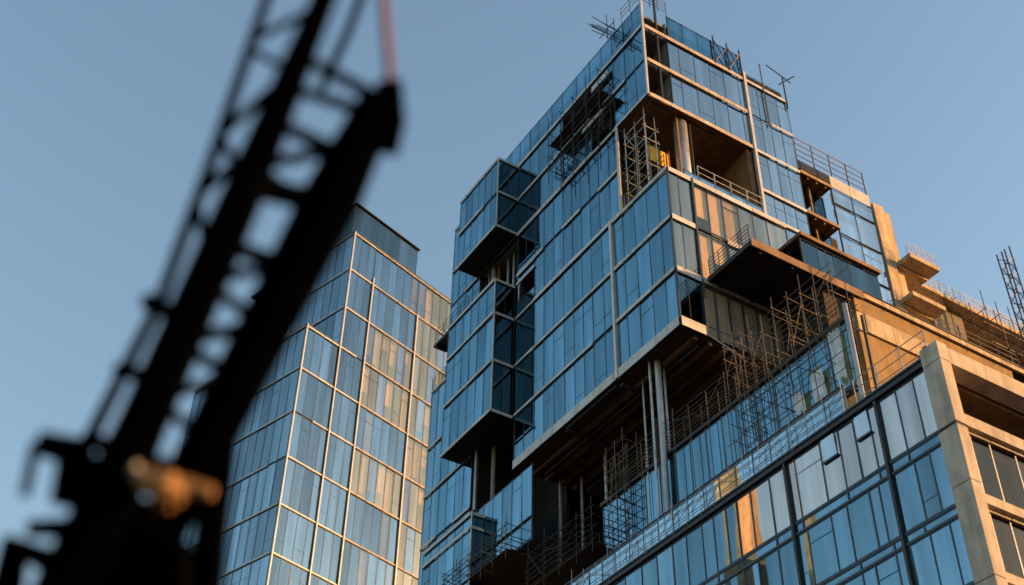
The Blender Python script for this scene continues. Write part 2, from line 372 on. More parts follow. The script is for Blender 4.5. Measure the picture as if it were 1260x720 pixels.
# notch with timber decks, then the last glazed bay
for z in (58.15, 54.75, 51.4):
    piece('timber_deck', T, TIMB, 11.3, 1.05, z, 13.8, 4.2, z + .16)
    piece('deck_edge', T, PLANK, 11.3, .98, z - .05, 13.8, 1.04, z + .2)
    for x in (11.9, 12.6, 13.3): piece('deck_joist', T, TIMB, x, 1.1, z - .2, x + .1, 4.1, z - .005)
piece('notch_back_wall', T, CONCD, 11.25, 4.2, 50, 13.9, 4.4, 59.4)
rod('timber_prop', T, PLANK, (12.5, 1.7, 51.5), (12.5, 1.7, 58.1), .08); rod('timber_prop', T, PLANK, (12.75, 1.9, 51.5), (12.75, 1.9, 58.1), .06)
wall(T, 'R', 1.9, [12.95, 13.85], [51.4, 54.75, 58.1], G_BLUE, fasc=None, blinds=0)
wall(T, 'R', 1.1, [13.85, 15.5, 17.15], [49.0, 51.6, 54.4, 56.9, 58.3], G_FILM, fasc=None, blinds=1.0, bl=FILM, mw=.05, sub=.2)
for a, b in ((13.87, 15.48), (15.52, 17.13)): piece('parapet_panel', T, ALU, a, 1.08, 58.35, b, 1.13, 59.35)
piece('roof_edge', T, STEEL, 11.3, 1.6, 59.4, 17.1, 1.75, 60.1)
# lower strip behind the ledge, canopy and dark glazing
wall(T, 'R', 1.1, [13.75, 14.6, 15.45, 16.3, 17.15], [44.6, 49.0], G_SIDE, fasc=STONE, fh=.3, blinds=.6)
wall(T, 'R', -1.0, [8.0, 9.15, 10.3, 11.45, 12.6, 13.6], [44.6, 49.5], G_DARK, fasc=None, blinds=0, mull=MULL, sub=0, name='dark_bay_frame', pane='dark_pane')
piece('canopy', T, TIMB, 7.9, -1.2, 49.5, 13.75, 1.0, 49.75)
piece('bay_end_panel', T, CONCD, 13.6, -.95, 44.6, 13.7, 1.05, 49.45)
# ledge slab and the cut-away below
L_ = MB().box(1.99, -3.28, 44.07, 22.0, -.12, 44.3).build('ledge_soffit', SHADE, T)
for k in range(11):
    piece('ledge_fascia', T, LEDGE if k < 4 else CONC, 2.0 + k * 1.82, -3.36, 44.02 if k < 4 else 44.12, 2.0 + (k + 1) * 1.82 - .015, -3.285, 44.5 if k < 4 else 44.42)
piece('ledge_flashing', T, STEEL, 9.3, -3.4, 44.44, 22, -3.3, 44.5)
piece('ledge_fascia', T, STEEL, 1.9, -3.3, 44.02, 1.985, -.1, 44.3)
for k in range(9): piece('ledge_joist', L_, STEEL, 2.6 + k * 2, -3.2, 43.9, 2.72 + k * 2, -.15, 44.065)
# soffit of the corner box with its timber beams
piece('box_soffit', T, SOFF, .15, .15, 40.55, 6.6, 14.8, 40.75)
for x in (1.0, 1.9, 2.8, 3.7, 4.6, 5.5): piece('soffit_beam', T, TIMB, x, .3, 40.3, x + .22, 14.6, 40.545)  # lighter timber than the soffit, for light bounced onto the beams
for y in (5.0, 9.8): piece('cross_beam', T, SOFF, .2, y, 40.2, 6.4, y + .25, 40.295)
for x, y0, y1, r in ((1.45, .6, 14, .05), (2.4, 2.0, 13, .08), (3.4, .6, 10, .04), (4.3, 1.5, 14, .1), (5.1, .6, 9, .05)): rod('service_pipe', T, STEEL, (x, y0, 40.2), (x, y1, 40.2), r, 8)
piece('edge_beam', T, STEEL, .12, 5.4, 40.3, .3, 9.9, 40.44)
# soffit of the upper box and the terrace
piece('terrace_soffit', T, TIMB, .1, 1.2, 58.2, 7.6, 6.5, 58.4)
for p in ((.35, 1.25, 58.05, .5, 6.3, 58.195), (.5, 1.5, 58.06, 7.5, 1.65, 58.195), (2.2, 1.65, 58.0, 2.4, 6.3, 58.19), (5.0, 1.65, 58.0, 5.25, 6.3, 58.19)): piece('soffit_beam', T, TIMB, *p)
piece('terrace_floor', T, CONCD, .15, .15, 50.9, 7.6, 6.5, 51.2)
piece('terrace_back_wall', T, TIMB, .2, 6.5, 51.2, 7.6, 6.6, 58.2)
piece('terrace_side_wall', T, TIMB, 7.3, 1.25, 51.25, 7.66, 6.5, 58.15)
wall(T, 'R', 4.2, [.2, 1.2, 2.2], [51.3, 54.6, 58.1], G_BLUE, fasc=ALU, fh=.15, blinds=0)
col = MB().tube([(2.75, 1.75, 51.2, .40), (2.75, 1.75, 58.2, .40)], 20).build('round_column', METCOL, T)
for p in col.data.polygons: p.use_smooth = len(p.vertices) == 4
rod('column_downpipe', T, ORANGE, (2.3, 1.5, 51.2), (2.3, 1.5, 58.2), .07, 8); rod('column_downpipe', T, STEEL, (3.2, 1.45, 51.2), (3.2, 1.45, 58.2), .06, 8)
wall(T, 'R', .35, [1.5, 2.5, 3.6, 4.7, 5.8, 6.9], [51.3, 52.3], G_RAIL, fasc=None, blinds=0, inset=False, pane='balustrade_pane', mw=.04, name='balustrade_frame')
# floors, core and back walls behind the glass
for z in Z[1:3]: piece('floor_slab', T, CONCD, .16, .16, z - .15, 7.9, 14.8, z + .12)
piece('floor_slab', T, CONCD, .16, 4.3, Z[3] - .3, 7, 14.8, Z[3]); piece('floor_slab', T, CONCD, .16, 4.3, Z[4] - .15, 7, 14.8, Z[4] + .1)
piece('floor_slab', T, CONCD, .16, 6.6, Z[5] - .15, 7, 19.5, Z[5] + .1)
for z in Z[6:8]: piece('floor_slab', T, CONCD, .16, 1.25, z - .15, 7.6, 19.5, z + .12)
piece('roof_slab', T, CONCD, .16, 1.25, 65.6, 7.6, 23.3, 65.8)
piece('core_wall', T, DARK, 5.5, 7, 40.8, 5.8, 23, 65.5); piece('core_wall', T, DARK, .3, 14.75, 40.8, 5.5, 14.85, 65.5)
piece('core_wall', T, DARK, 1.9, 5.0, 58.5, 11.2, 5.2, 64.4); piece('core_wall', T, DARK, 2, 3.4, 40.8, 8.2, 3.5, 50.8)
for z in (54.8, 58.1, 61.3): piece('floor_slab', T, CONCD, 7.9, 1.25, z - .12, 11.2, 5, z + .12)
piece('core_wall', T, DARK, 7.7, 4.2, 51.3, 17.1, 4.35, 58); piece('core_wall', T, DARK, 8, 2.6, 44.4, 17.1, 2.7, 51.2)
piece('floor_slab', T, CONCD, 7.9, 0.3, 51.0, 11.2, 2.6, 51.2)
# void under the box: dark shaft walls and steel posts
piece('void_wall', T, SHADE, 6.6, -1.5, 30, 6.9, 20, 44); piece('void_wall', T, SHADE, .3, 19.3, 36, 6.6, 19.5, 58)
piece('void_wall', T, SHADE, 3.5, 14.9, 36, 3.7, 19.3, 64)
for x, y, z0, z1, r in ((.75, 2.85, 30.2, 40.5, .165), (1.25, 3.0, 30.2, 40.5, .06), (.45, 3.1, 30.2, 40.5, .07), (1.0, 4.4, 31, 40.4, .05)):
    rod('steel_column', T, METCOL if r > .1 else TUBEG, (x, y, z0), (x, y, z1), r, 12)
for x, y in ((3.0, 10.5), (3.2, 13.0), (4.2, 8.5), (2.6, 14.2)): rod('steel_column', T, TUBEG, (x, y, 33), (x, y, 40.5), .09, 8)

# ------------------------------------------------------------------ left wing and its projecting bays
YW = [19.6, 20.55, 21.5, 22.5, 23.5]
wall(T, 'L', 0, YW, [54.6, 58.15, 61.25, 65.4], G_BLUE, fh=.2)
wall(T, 'L', 0, YW + [24.45, 25.4], [30.0, 33.2, 36.8, 40.45, 44.05, 47.62, 52.2], G_BLUE, fh=.2)
wall(T, 'L', 0, YW, [52.2, 54.6], G_BLUE, fasc=None, blinds=0)
wall(T, 'L', 0, [13.0, 14.0, 15.0, 16.0, 17.0, 18.0, 18.9], [35.2, 36.6, 39.9], G_BLUE, fasc=None, blinds=.2)
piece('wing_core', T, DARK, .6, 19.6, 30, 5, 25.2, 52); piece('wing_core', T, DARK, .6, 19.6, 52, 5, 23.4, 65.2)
def bay(x, y0, y1, zs, n, bottom=True, topp=.0):
    A = [y0 + (y1 - y0) * k / n for k in range(n + 1)]
    wall(T, 'L', x, A, zs, G_BLUE, fh=.26, sub=.5, name='bay_frame')
    wall(T, 'R', y0, [x + .02, x / 2, -.03], zs, G_DARK, fh=.26, blinds=.15, inset=False, name='bay_side_frame', pane='bay_side_pane')  # dark tint stands for the main face mirrored in the bay sides
    rod('corner_trim', T, MULLP, (x, y0, zs[0]), (x, y0, zs[-1] + .1), .045, 6)
    piece('bay_soffit', T, SHADE, x + .08, y0 + .08, zs[0] - .02, 1.2, y1 - .05, zs[0] + .12)
    for z in zs[1:]: piece('floor_slab', T, CONCD, x + .15, y0 + .15, z - .14, -.15, y1 - .1, z + .1)
    piece('bay_end_wall', T, CONCD, x + .02, y1 - .04, zs[0], -.1, y1, zs[-1])
bay(-1.62, 14.92, 19.85, [58.1, 61.15, 64.3], 6)
bay(-1.42, 15.15, 20.85, [44.05, 47.62, 51.2, 53.9], 6)
bay(-.8, 17.9, 23.4, [30.0, 34.0, 38.1, 39.05], 6)
rod('steel_column', T, TUBEG, (-.1, 18.9, 39.9), (-.1, 18.9, 44.0), .10, 10); rod('steel_column', T, CONCD, (.6, 18.1, 35), (.6, 18.1, 44.0), .13, 10)
rod('steel_column', T, TUBEG, (.3, 18.3, 51.3), (.3, 18.3, 58.0), .16, 10); rod('timber_prop', T, PLANK, (.4, 19.0, 51.3), (.4, 19.0, 58.0), .12); rod('timber_prop', T, TIMB, (.5, 18.0, 51.3), (.5, 18.0, 58.0), .1)
for y in (15.6, 16.3, 17.0): rod('steel_column', T, TUBEG, (.6, y, 51.3), (.6, y, 58.0), .09, 8)

# ================================================================== concrete frame on the right
K = thing('concrete_frame', 'bare sunlit concrete frame with open cantilevered slabs beside the glass tower', 'building', (17.3, -3.0, 30))
def cslab(x0, x1, y0, y1, z, t=.32):
    rb = MB()
    for k in range(int((x1 - x0) / .22)):
        xx = x0 + .1 + k * .22; rb.bar((xx, y0 + .25, z), (xx + random.uniform(-.03, .03), y0 + .25, z + random.uniform(.5, .9)), .012)
    rb.build('starter_bars', RUST, K)
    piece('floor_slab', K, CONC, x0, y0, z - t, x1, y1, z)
    for k in range(3):
        yy = y0 + .9 + k * 1.4
        if yy < y1 - .4: piece('slab_rib', K, CONC, x0 + .1, yy, z - t - .18, x1 - .15, yy + .22, z - t - .003)
cslab(18.3, 20.75, .0, 5.5, 54.3); cslab(17.7, 20.35, 0.0, 6.0, 51.0); cslab(20.2, 33, 1.9, 9, 54.75); cslab(17.5, 26, -.2, 5.0, 47.6)
for za, zb in ((44.5, 48.1), (48.12, 51.2), (51.22, 55.0), (55.02, 58.8)):
    piece('column_lift', K, CONC, 17.3 + random.uniform(-.012, .012), 1.0, za, 18.15, 2.2, zb); piece('column_lift', K, CONC, 18.28, 1.15 + random.uniform(-.015, .015), za, 18.85, 2.4, zb - .1 * (zb > 58))
piece('rear_wall', K, CONCD, 18, 5.6, 44.5, 34, 5.9, 54.4); piece('rear_wall', K, PANEL, 22.6, 2.6, 44, 25.4, 2.9, 54.4)
for x, y, z0, z1 in ((18.9, 3.0, 51, 54), (19.4, 1.5, 47.6, 50.6), (21.0, 3.0, 47.6, 54.4)): piece('square_column', K, CONC, x, y, z0, x + .4, y + .4, z1)
# the glowing wall under the ledge
for k in range(5):
    piece('wall_panel', K, OCHRE, 8.7 + k * 1.9, -3.1, 30, 8.7 + (k + 1) * 1.9 - .02, -2.85, 41.9)
    piece('lintel_panel', K, CONC, 9.2 + k * 1.9, -3.22, 41.95, 9.2 + (k + 1) * 1.9 - .02, -2.6, 43.1)
piece('wall_pier', K, CONC, 8.65, -3.18, 41.92, 9.18, -2.4, 43.1)
piece('upper_beam', K, OCHRE, 8.65, -3.2, 43.12, 20, -2.4, 44.06)
piece('wall_opening', K, DARK, 10.2, -3.16, 33.5, 13.2, -3.105, 38.4)
piece('side_wall', K, DARK, 6.95, -2.8, 30, 8.6, 3, 44)

# ================================================================== podium block
P = thing('podium_block', 'lower blue glazed block with pale stone corner column at front right', 'building', (0, -13.9, 0))
ZP = [18.05, 20.85, 21.25, 23.72, 24.1, 26.52, 26.97, 29.65]
# vision rows and narrow spandrel rows
YP = [-13.0, -12.2, -11.35, -10.45, -9.95, -9.15, -8.35, -7.35, -5.95, -5.42, -4.45, -3.3, -2.45, -1.75, -.95, -.2, .85, 1.8, 2.9, 4.0, 5.2, 6.4, 7.6, 8.8, 10.0]
rows = [(26.97, 29.65, 'v'), (26.5, 26.97, 's'), (24.1, 26.5, 'v'), (23.7, 24.1, 's'), (21.3, 23.7, 'v'), (20.9, 21.3, 's'), (18.5, 20.9, 'v'), (15.5, 18.4, 'v')]
for ri, (za, zb, kd) in enumerate(rows):
    if kd == 'v':
        A = YP if ri == 0 else [y + random.choice((0, 0, .18, -.15)) * (0 < k < len(YP) - 1) for k, y in enumerate(YP)]
        for As, gl_, bp_, bm_ in (((A[:13], G_POD1, .8, BEIGE), (A[12:], G_POD, .5, None)) if ri == 0 else ((A, G_POD, .35, None),)):
            wall(P, 'L', 0, As, [za, zb], gl_, fasc=None, blinds=bp_, bl=bm_, sub=.15, fh=.06, mw=.045, pd=.025, name='podium_frame')
    else:
        wall(P, 'L', 0, YP[::2] , [za, zb], G_POD, fasc=None, blinds=0, inset=False, fh=.06, mw=.055, pd=.035, pane='spandrel_pane', name='spandrel_frame')
        piece('transom_bar', P, MULL, -.055, -13.0, za - .026, .05, 10, za + .026); piece('transom_bar', P, MULL, -.045, -13.0, zb - .024, .05, 10, zb + .024)
for y in (-10.42, -5.45): piece('expansion_joint', P, STEEL, -.13, y - .06, 15.5, .02, y + .06, 29.65)
for y0, y1 in ((-8.25, -7.45), (-10.0, -9.25)):      # top-hung vents
    piece('vent_frame', P, MULL, -.09, y0, 28.55, -.02, y1, 28.63)
    piece('vent_pane', P, G_SIDE, -.06, y0 + .06, 28.66, -.035, y1 - .06, 29.55, (0, -.05, 0))
# cap beam, guard, corner column and stone frame
piece('cap_beam', P, STEEL, -.16, -13.05, 29.68, .3, 10, 29.88); piece('cap_beam', P, MULL, -.22, -13.05, 29.9, .25, 10, 29.98)
piece('roof_slab', P, CONCD, .3, -13.1, 29.6, 9, 12, 30.0)
wall(P, 'L', -.02, [-9.0 + 1.06 * k for k in range(19)], [30.0, 31.25], G_RAIL, fasc=None, blinds=0, inset=False, pane='guard_pane', mw=.035, name='guard_frame')
piece('guard_handrail', P, MULL, -.06, -9.05, 31.26, .04, 10.2, 31.31)
# stone corner column
for za, zb in ((29.25, 30.0), (26.62, 29.23), (24.35, 26.5), (20.95, 24.33), (17.5, 20.93)):
    c_ = MB().box(-.5, -13.92, za, .03, -13.12, zb).build('column_block', STONE, P, .02)
piece('column_shadow_gap', P, STEEL, -.45, -13.88, 26.5, .0, -13.2, 26.62)
piece('corner_mullion', P, MULL, -.12, -13.14, 15.5, .1, -12.96, 29.66)
for k in range(5):
    x0 = .05 + k * 1.85
    piece('beam_block', P, STONE, x0, -13.9, 29.22, x0 + 1.835, -13.2, 29.92)
    piece('band_block', P, STONE, x0, -13.9, 26.62, x0 + 1.835, -13.3, 27.1)
    piece('band_block', P, STONE, x0, -13.9, 23.62, x0 + 1.835, -13.4, 23.98)
    piece('band_block', P, STONE, x0, -13.9, 20.85, x0 + 1.835, -13.4, 21.2)
piece('roof_edge', P, STEEL, -.3, -13.3, 30.02, 9.3, -13.15, 30.25); piece('roof_edge', P, STEEL, .2, -12.9, 30.02, 9.3, -12.7, 30.45)
for za, zb in ((23.98, 26.6), (21.2, 23.6), (18.2, 20.85)):
    wall(P, 'R', -13.62, [.05, .42, 1.35, 2.6, 3.85, 5.1, 6.35, 7.6, 8.9], [za, zb], G_BROWN, fasc=STONE, fh=.14, mull=MULLP, mw=.06, blinds=0, sub=0, name='side_glazing_frame', pane='side_pane')
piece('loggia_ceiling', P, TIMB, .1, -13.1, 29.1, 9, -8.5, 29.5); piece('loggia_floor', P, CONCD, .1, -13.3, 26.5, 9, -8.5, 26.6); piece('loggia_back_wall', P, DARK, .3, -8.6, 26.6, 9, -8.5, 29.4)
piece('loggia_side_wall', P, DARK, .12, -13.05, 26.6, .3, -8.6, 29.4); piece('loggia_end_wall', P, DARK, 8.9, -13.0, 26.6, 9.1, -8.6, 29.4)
for z in (26.3, 23.5, 20.8): piece('floor_slab', P, CONCD, .2, -13.0, z, 8.8, 12, z + .2)
piece('core_wall', P, DARK, 3.2, -10.5, 15, 3.4, 11, 29.5); piece('core_wall', P, DARK, .6, -11.0, 15, 8.8, -10.8, 26.3)
for za in (26.25, 23.28, 20.5):
    for k, (a, c) in enumerate(((.46, 1.3), (1.4, 2.55), (2.65, 3.8), (3.9, 5.05))): piece('blind', P, BEIGE, a, -13.45, za - random.choice((.15, .25, .5)), c, -13.43, za + .2)
# glazed storey set back on the podium roof
YS = [-8.9 + 1.13 * k for k in range(16)]
wall(P, 'L', 1.0, YS, [31.9, 35.0], G_BLUE, fasc=None, blinds=.15, mw=.07, sub=0, name='setback_frame', pane='setback_pane')
piece('setback_sill', P, STEEL, .85, -8.95, 31.7, 1.2, 8.2, 31.88); piece('setback_head', P, STEEL, .9, -8.95, 35.02, 1.3, 8.2, 35.2); piece('setback_back_wall', P, DARK, 3.0, -3.9, 30, 3.2, 8, 35.2)
rod('setback_post', P, METCOL, (.9, -9.1, 30.0), (.9, -9.1, 35.7), .11, 10); rod('setback_post', P, STEEL, (1.3, -9.5, 30.0), (1.3, -9.5, 35.0), .06, 8)

# ================================================================== far glass tower, turned 17 degrees
F = thing('far_office_tower', 'distant pale banded glass office tower behind the black crane boom', 'building', (0.109, 42.914, 0), rotz=math.radians(17))
ZF = [38.6, 42.8, 47.0, 51.0, 55.1, 59.25, 63.4, 67.7, 72.0, 76.3, 80.6]
AF = [-3.7, -2.75, -1.8, -.85, -.1]
A2 = [-.1, .85, 1.75, 2.62]; A3 = [2.62 + .93 * k for k in range(7)]; A4 = [8.2 + .95 * k for k in range(8)]
kw = dict(fh=.165, mull=MULL, mw=.06, sub=.4, pane='window_pane', name='tower_frame', blinds=.3)
wall(F, 'R', 0, AF, ZF[:8], G_FAR, fasc=ALU, **kw)
wall(F, 'R', 0, A2, ZF, G_FAR, fasc=ALU, **kw)
for j in range(len(ZF) - 1):                     # added cream blinds make gold reflections, more on some storeys
    warm = j in (4, 6, 7) ; k2 = dict(kw); k2.update(blinds=.75 if warm else .35, bl=CREAM)
    k2['alt'] = {(i, 0): G_FAR2 for i in range(6) if random.random() < (.45 if warm else .2)}
    wall(F, 'R', 0, A3, ZF[j:j + 2], G_WARM if warm else G_FAR, fasc=STONE, top=j == len(ZF) - 2, **k2)
    k2.update(blinds=.6 if j > 2 else .4); k2['alt'] = {(i, 0): G_FAR2 for i in range(7) if random.random() < .35}
    wall(F, 'R', 0, A4, ZF[j:j + 2], G_WARM, fasc=STONE, top=j == len(ZF) - 2, **k2)
wall(F, 'L', -3.7, [0.05 + 1.02 * k for k in range(15)], ZF[:8], G_FAR, fasc=ALU, **kw)
wall(F, 'L', -.1, [0.05 + 1.02 * k for k in range(8)], ZF[7:], G_FAR, fasc=ALU, **kw)
for s, za, zb in ((2.62, 38, 77.0), (8.2, 38, 76.4), (-.1, 38, 80.7), (-3.7, 38, 67.8)): piece('white_fin', F, MULLP, s - .045, -.17, za, s + .045, -.06, zb)
piece('roof_slab', F, MULL, -.2, -.12, 80.62, 15, 14, 80.8); piece('roof_slab', F, MULL, -3.8, -.1, 67.72, -.25, 14.4, 67.85)
piece('penthouse_wall', F, DARK, .2, .7, 80.85, 7.9, 7, 84.2); piece('penthouse_cap', F, MULL, -.2, .2, 84.5, 8.2, 7.1, 84.58)
wall(F, 'R', .4, [-.1, .9, 1.9, 2.85, 3.8, 4.75, 5.7], [80.9, 84.4], G_DARK, fasc=None, blinds=0, mull=MULL, sub=0)
wall(F, 'L', -.1, [.42, 2, 3.5, 5, 6.9], [80.9, 84.4], G_DARK, fasc=None, blinds=0, mull=MULL, sub=0)
wall(F, 'R', .4, [5.75, 6.9, 8.0], [80.9, 84.4], G_FAR, fasc=None, blinds=0, mull=MULL)
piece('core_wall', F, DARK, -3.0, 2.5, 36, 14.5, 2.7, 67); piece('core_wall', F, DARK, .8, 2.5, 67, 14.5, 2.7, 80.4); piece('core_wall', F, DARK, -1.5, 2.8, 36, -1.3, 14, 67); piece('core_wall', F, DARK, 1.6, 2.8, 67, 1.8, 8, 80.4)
for z in ZF[1:-1]: piece('floor_slab', F, CONCD, -3.5 if z < 67 else .1, .2, z - .2, 14.6, 2.4, z + .1)
for z in ZF[1:7]: piece('floor_slab', F, CONCD, -3.5, 2.5, z - .2, -1.6, 14, z + .1)

# ================================================================== scaffolds, rails and site gear
rg = 'tube scaffolds on the tower'
scaffold('tube_scaffold', 'hanging tube scaffold over open bays high on the left glass face', (-.12, 4.4), 'y', 4, 1.35, .85, -1, [59.0, 60.1, 61.2, 62.2, 63.0], 57.9, 63.6, planks=(61.2,), brace=.9, m=STEEL, pm=SOFF, r=.026)
for a in ((6.6, 8.3, 63.0), (4.5, 6.2, 62.4), (5.0, 6.6, 60.8), (7.2, 8.6, 61.6)): pass
scaffold('tube_scaffold', 'low ledge scaffold with three rails along the step in the left glass face', (-.12, 4.6), 'y', 4, 1.25, .45, -1, [58.4, 58.8, 59.2], 58.2, 59.5, m=STEEL, brace=.3)
scaffold('tube_scaffold', 'short pale tube scaffold standing inside the open corner terrace', (.25, 1.9), 'y', 2, .9, .8, 1, [52.4, 53.4, 54.4, 55.4, 56.4, 57.2], 51.25, 57.8, m=TUBEG, tdrop=.4, over=.2)
scaffold('tube_scaffold', 'long tube scaffold with stacked rails above the setback glass storey', (.75, -4.2), 'y', 9, 1.25, .7, 1, [35.22, 35.4, 35.58, 35.76, 35.95, 36.15, 36.4, 36.7], 32.2, 37.1, m=TUBE, brace=.15, tdrop=.85, drop=.08, r=.02)
scaffold('tube_scaffold', 'slim scaffold tower rising from the podium roof beside the slanted tie rod', (.35, -3.6), 'y', 2, .6, .6, 1, [32.6, 33.4, 34.3, 35.2, 36.1, 36.9, 37.6], 31.3, 38.2, brace=1, r=.02)
scaffold('tube_scaffold', 'tangled dense scaffold in front of the glass below the ledge', (.45, -9.0), 'y', 6, .85, .8, 1, [32.4, 33.2, 34.0, 34.6, 35.1, 35.35, 35.6, 35.9, 36.2, 36.5, 36.9, 37.3, 37.7], 31.3, 38.3, brace=1, drop=.15, tdrop=.75, r=.02)
scaffold('tube_scaffold', 'scaffold tower with orange-lit top in the dark void under the box', (.5, 5.6), 'y', 2, .7, .8, 1, [32.6, 33.2, 33.8, 34.4, 35.0, 35.6, 36.2, 36.8, 37.4], 31.2, 38.0, brace=1, r=.024)
scaffold('tube_scaffold', 'suspended scaffold deck with tangled guard rails under the projecting bays', (-.9, 14.0), 'y', 5, 1.3, 3.4, 1, [35.15, 35.4, 35.7, 36.0, 36.35], 34.4, 36.7, brace=1, r=.024, planks=(34.85,), m=TUBE, pm=SOFF)
scaffold('tube_scaffold', 'lower planked scaffold deck behind the left end of the glass guard', (-.1, 7.5), 'y', 4, 1.4, 2.4, 1, [32.6, 32.9, 33.2, 33.5, 33.9, 34.4], 32.0, 35.0, brace=1, r=.024, planks=(32.4,), m=STEEL, pm=SOFF)
scaffold('tube_scaffold', 'light tube lattice fixed to the outside of the glass guard', (-.2, -9.0), 'y', 19, .95, .12, -1, [30.15, 30.6, 31.05], 29.9, 31.5, brace=.6, m=TUBEG, r=.018, double=False, drop=.1)
scaffold('tube_scaffold', 'scaffold against the far right end of the concrete frame', (24.6, .3), 'x', 4, 1.2, 1.0, 1, [46, 47.5, 49, 50.4, 51.8, 53.0], 44.5, 54.5, brace=1, planks=(47.5, 50.4), m=TUBE)
# rails
rr = 'site guard rails'
railing('guard_rail', 'guard rail on the roof corner at the tip of the tower', (-.05, 1.2, 66.8), (-.05, 3.0, 66.8), 1.3, 3, 3, TUBE)
railing('guard_rail', 'rusty guard rail over the open top bay at the tower corner', (.1, 1.15, 66.85), (2.0, 1.15, 66.85), 1.4, 4, 4, TUBE)
for q in (((6.3, 1.25, 66.2)), ): pass
railing('guard_rail', 'three-bar guard rail at the roof edge of the right glass volume', (7.9, 1.3, 65.0), (11.0, 1.3, 65.0), .5, 4, 3, STEEL)
railing('guard_rail', 'long scaffold-tube rail above the last glazed bay', (11.4, 1.2, 59.4), (17.1, 1.2, 59.4), 2.1, 5, 4, TUBE, .04)
railing('guard_rail', 'guard rail along the short edge of the dark ledge', (2.05, -3.2, 44.4), (2.05, -.15, 44.4), 1.15, 5, 5, STEEL)
railing('guard_rail', 'grey four-bar guard rail across the open terrace', (2.6, .5, 51.3), (7.2, .5, 51.3), 1.95, 5, 4, TUBEG, .035)
railing('guard_rail', 'guard rail on the left edge of the corner terrace', (.1, .3, 51.3), (.1, 3.9, 51.3), 1.2, 4, 3, TUBE, .03)
railing('guard_rail', 'dark guard rail on the platform at the outer edge of the left wing', (-1.0, 19.2, 54.55), (-1.0, 23.5, 54.55), 1.1, 5, 3, STEEL)
railing('guard_rail', 'small guard rail on the step in the left wing roof', (-.05, 23.6, 52.2), (-.05, 25.3, 52.2), 1.0, 3, 4, STEEL)
railing('guard_rail', 'thin guard rail on the podium roof next to the stone corner column', (.15, -13.0, 30.0), (.15, -9.4, 30.0), 1.35, 4, 3, TUBEG, .025)
railing('guard_rail', 'fine mesh rail on the topmost cantilevered concrete slab', (18.4, .1, 54.3), (20.7, .1, 54.3), 1.0, 5, 6, TUBEG, .014)
railing('guard_rail', 'fine mesh rail on the middle cantilevered concrete slab', (18.2, .1, 51.0), (20.3, .1, 51.0), 1.0, 5, 4, TUBE, .018)
railing('guard_rail', 'fine mesh rail along the longest concrete slab', (20.8, 2.0, 54.75), (32.5, 2.0, 54.75), 1.1, 14, 6, TUBEG, .016)
railing('guard_rail', 'guard rail standing on the ledge below the concrete slabs', (15.0, -3.1, 44.55), (21.0, -3.1, 44.55), 1.1, 5, 3, STEEL)
# wing platform
t = thing('wing_platform', 'dark cantilevered platform clamped to the outer edge of the left wing', 'platform', (-.5, 21.3, 54.4))
piece('deck', t, STEEL, -1.05, 19.2, 54.3, -.1, 23.6, 54.5)
for y in (19.6, 21.4, 23.2): piece('bracket', t, STEEL, -1.0, y, 54.1, -.1, y + .1, 54.29)
t = thing('stacked_panel', 'two pale cladding panels propped in the hanging scaffold high on the left face', 'panel', (-.1, 5.5, 60.4))
piece('panel', t, ALU, -.2, 4.5, 63.15, -.16, 6.2, 63.75, (0, .12, 0)); piece('panel', t, ALU, -.2, 5.3, 60.35, -.16, 7.3, 60.9, (0, .15, 0))
# outrigger bundle near the roof tip
t = thing('tube_outrigger', 'bundle of scaffold tubes jutting out to the left near the tower tip', 'scaffold', (-.1, 3.4, 65.9))
for k in range(7): rod('tube', t, STEEL, (.0, 2.9 + k * .13, 65.6 + random.uniform(-.1, .15)), (-1.5 - random.uniform(0, .6), 3.2 + k * .13, 65.9 + random.uniform(-.1, .4)), .028)
for x in (-.35, -.9): rod('standard', t, STEEL, (x, 3.4, 65.0), (x, 3.4, 67.4), .03)
for x in (-.35, -.9): rod('transom', t, STEEL, (x, 2.7, 65.9), (x, 4.2, 65.9), .028)
t = thing('roof_pole', 'plain upright pole on the roof of the right glass volume', 'pole', (9.3, 1.2, 64.0), 'poles on the right roof'); rod('pole', t, TUBE, (9.3, 1.0, 61.0), (9.3, 1.0, 66.9), .045)
t = thing('roof_pole', 'pole with tilted crossbar at the right roof corner', 'pole', (11.2, 1.2, 64.0), 'poles on the right roof'); rod('pole', t, STEEL, (11.2, 1.0, 63.8), (11.2, 1.0, 66.9), .05); rod('crossbar', t, STEEL, (9.9, 1.0, 67.2), (11.9, 1.0, 66.7), .04); rod('crossbar', t, STEEL, (11.2, 1.4, 66.5), (11.9, .6, 67.0), .04)
t = thing('braced_roof_screen', 'cross-braced steel frame at the right end of the upper parapet', 'frame', (6.2, 1.0, 64.6))
for x in (5.5, 6.6, 7.6): rod('post', t, STEEL, (x, .97, 64.5), (x, .97, 67.1), .05)
for a, b in ((5.5, 6.6), (6.6, 7.6)): rod('brace', t, TUBE, (a, .96, 64.7), (b, .96, 66.7), .035); rod('brace', t, TUBE, (b, .94, 64.7), (a, .94, 66.7), .035)
t = thing('yellow_sheeting', 'bright yellow sheet hung at the back of the open terrace', 'sheet', (1.7, 2.6, 51.3))
for k in range(2): piece('sheet', t, YELL, 1.0 + k * .72, 2.6 + .02 * k, 54.75, 1.0 + (k + 1) * .72 - .02, 2.64 + .02 * k, 55.95)
for x in (1.02, 1.72, 2.42): rod('batten', t, PLANK, (x, 2.55, 51.3), (x, 2.55, 56.1), .03)
t = thing('tie_rod', 'slanted steel tie from the box corner down to the scaffold', 'tie rod', (1.5, -.1, 40.4)); rod('rod', t, TUBEG, (1.6, -.1, 40.5), (.9, -3.0, 36.9), .035)
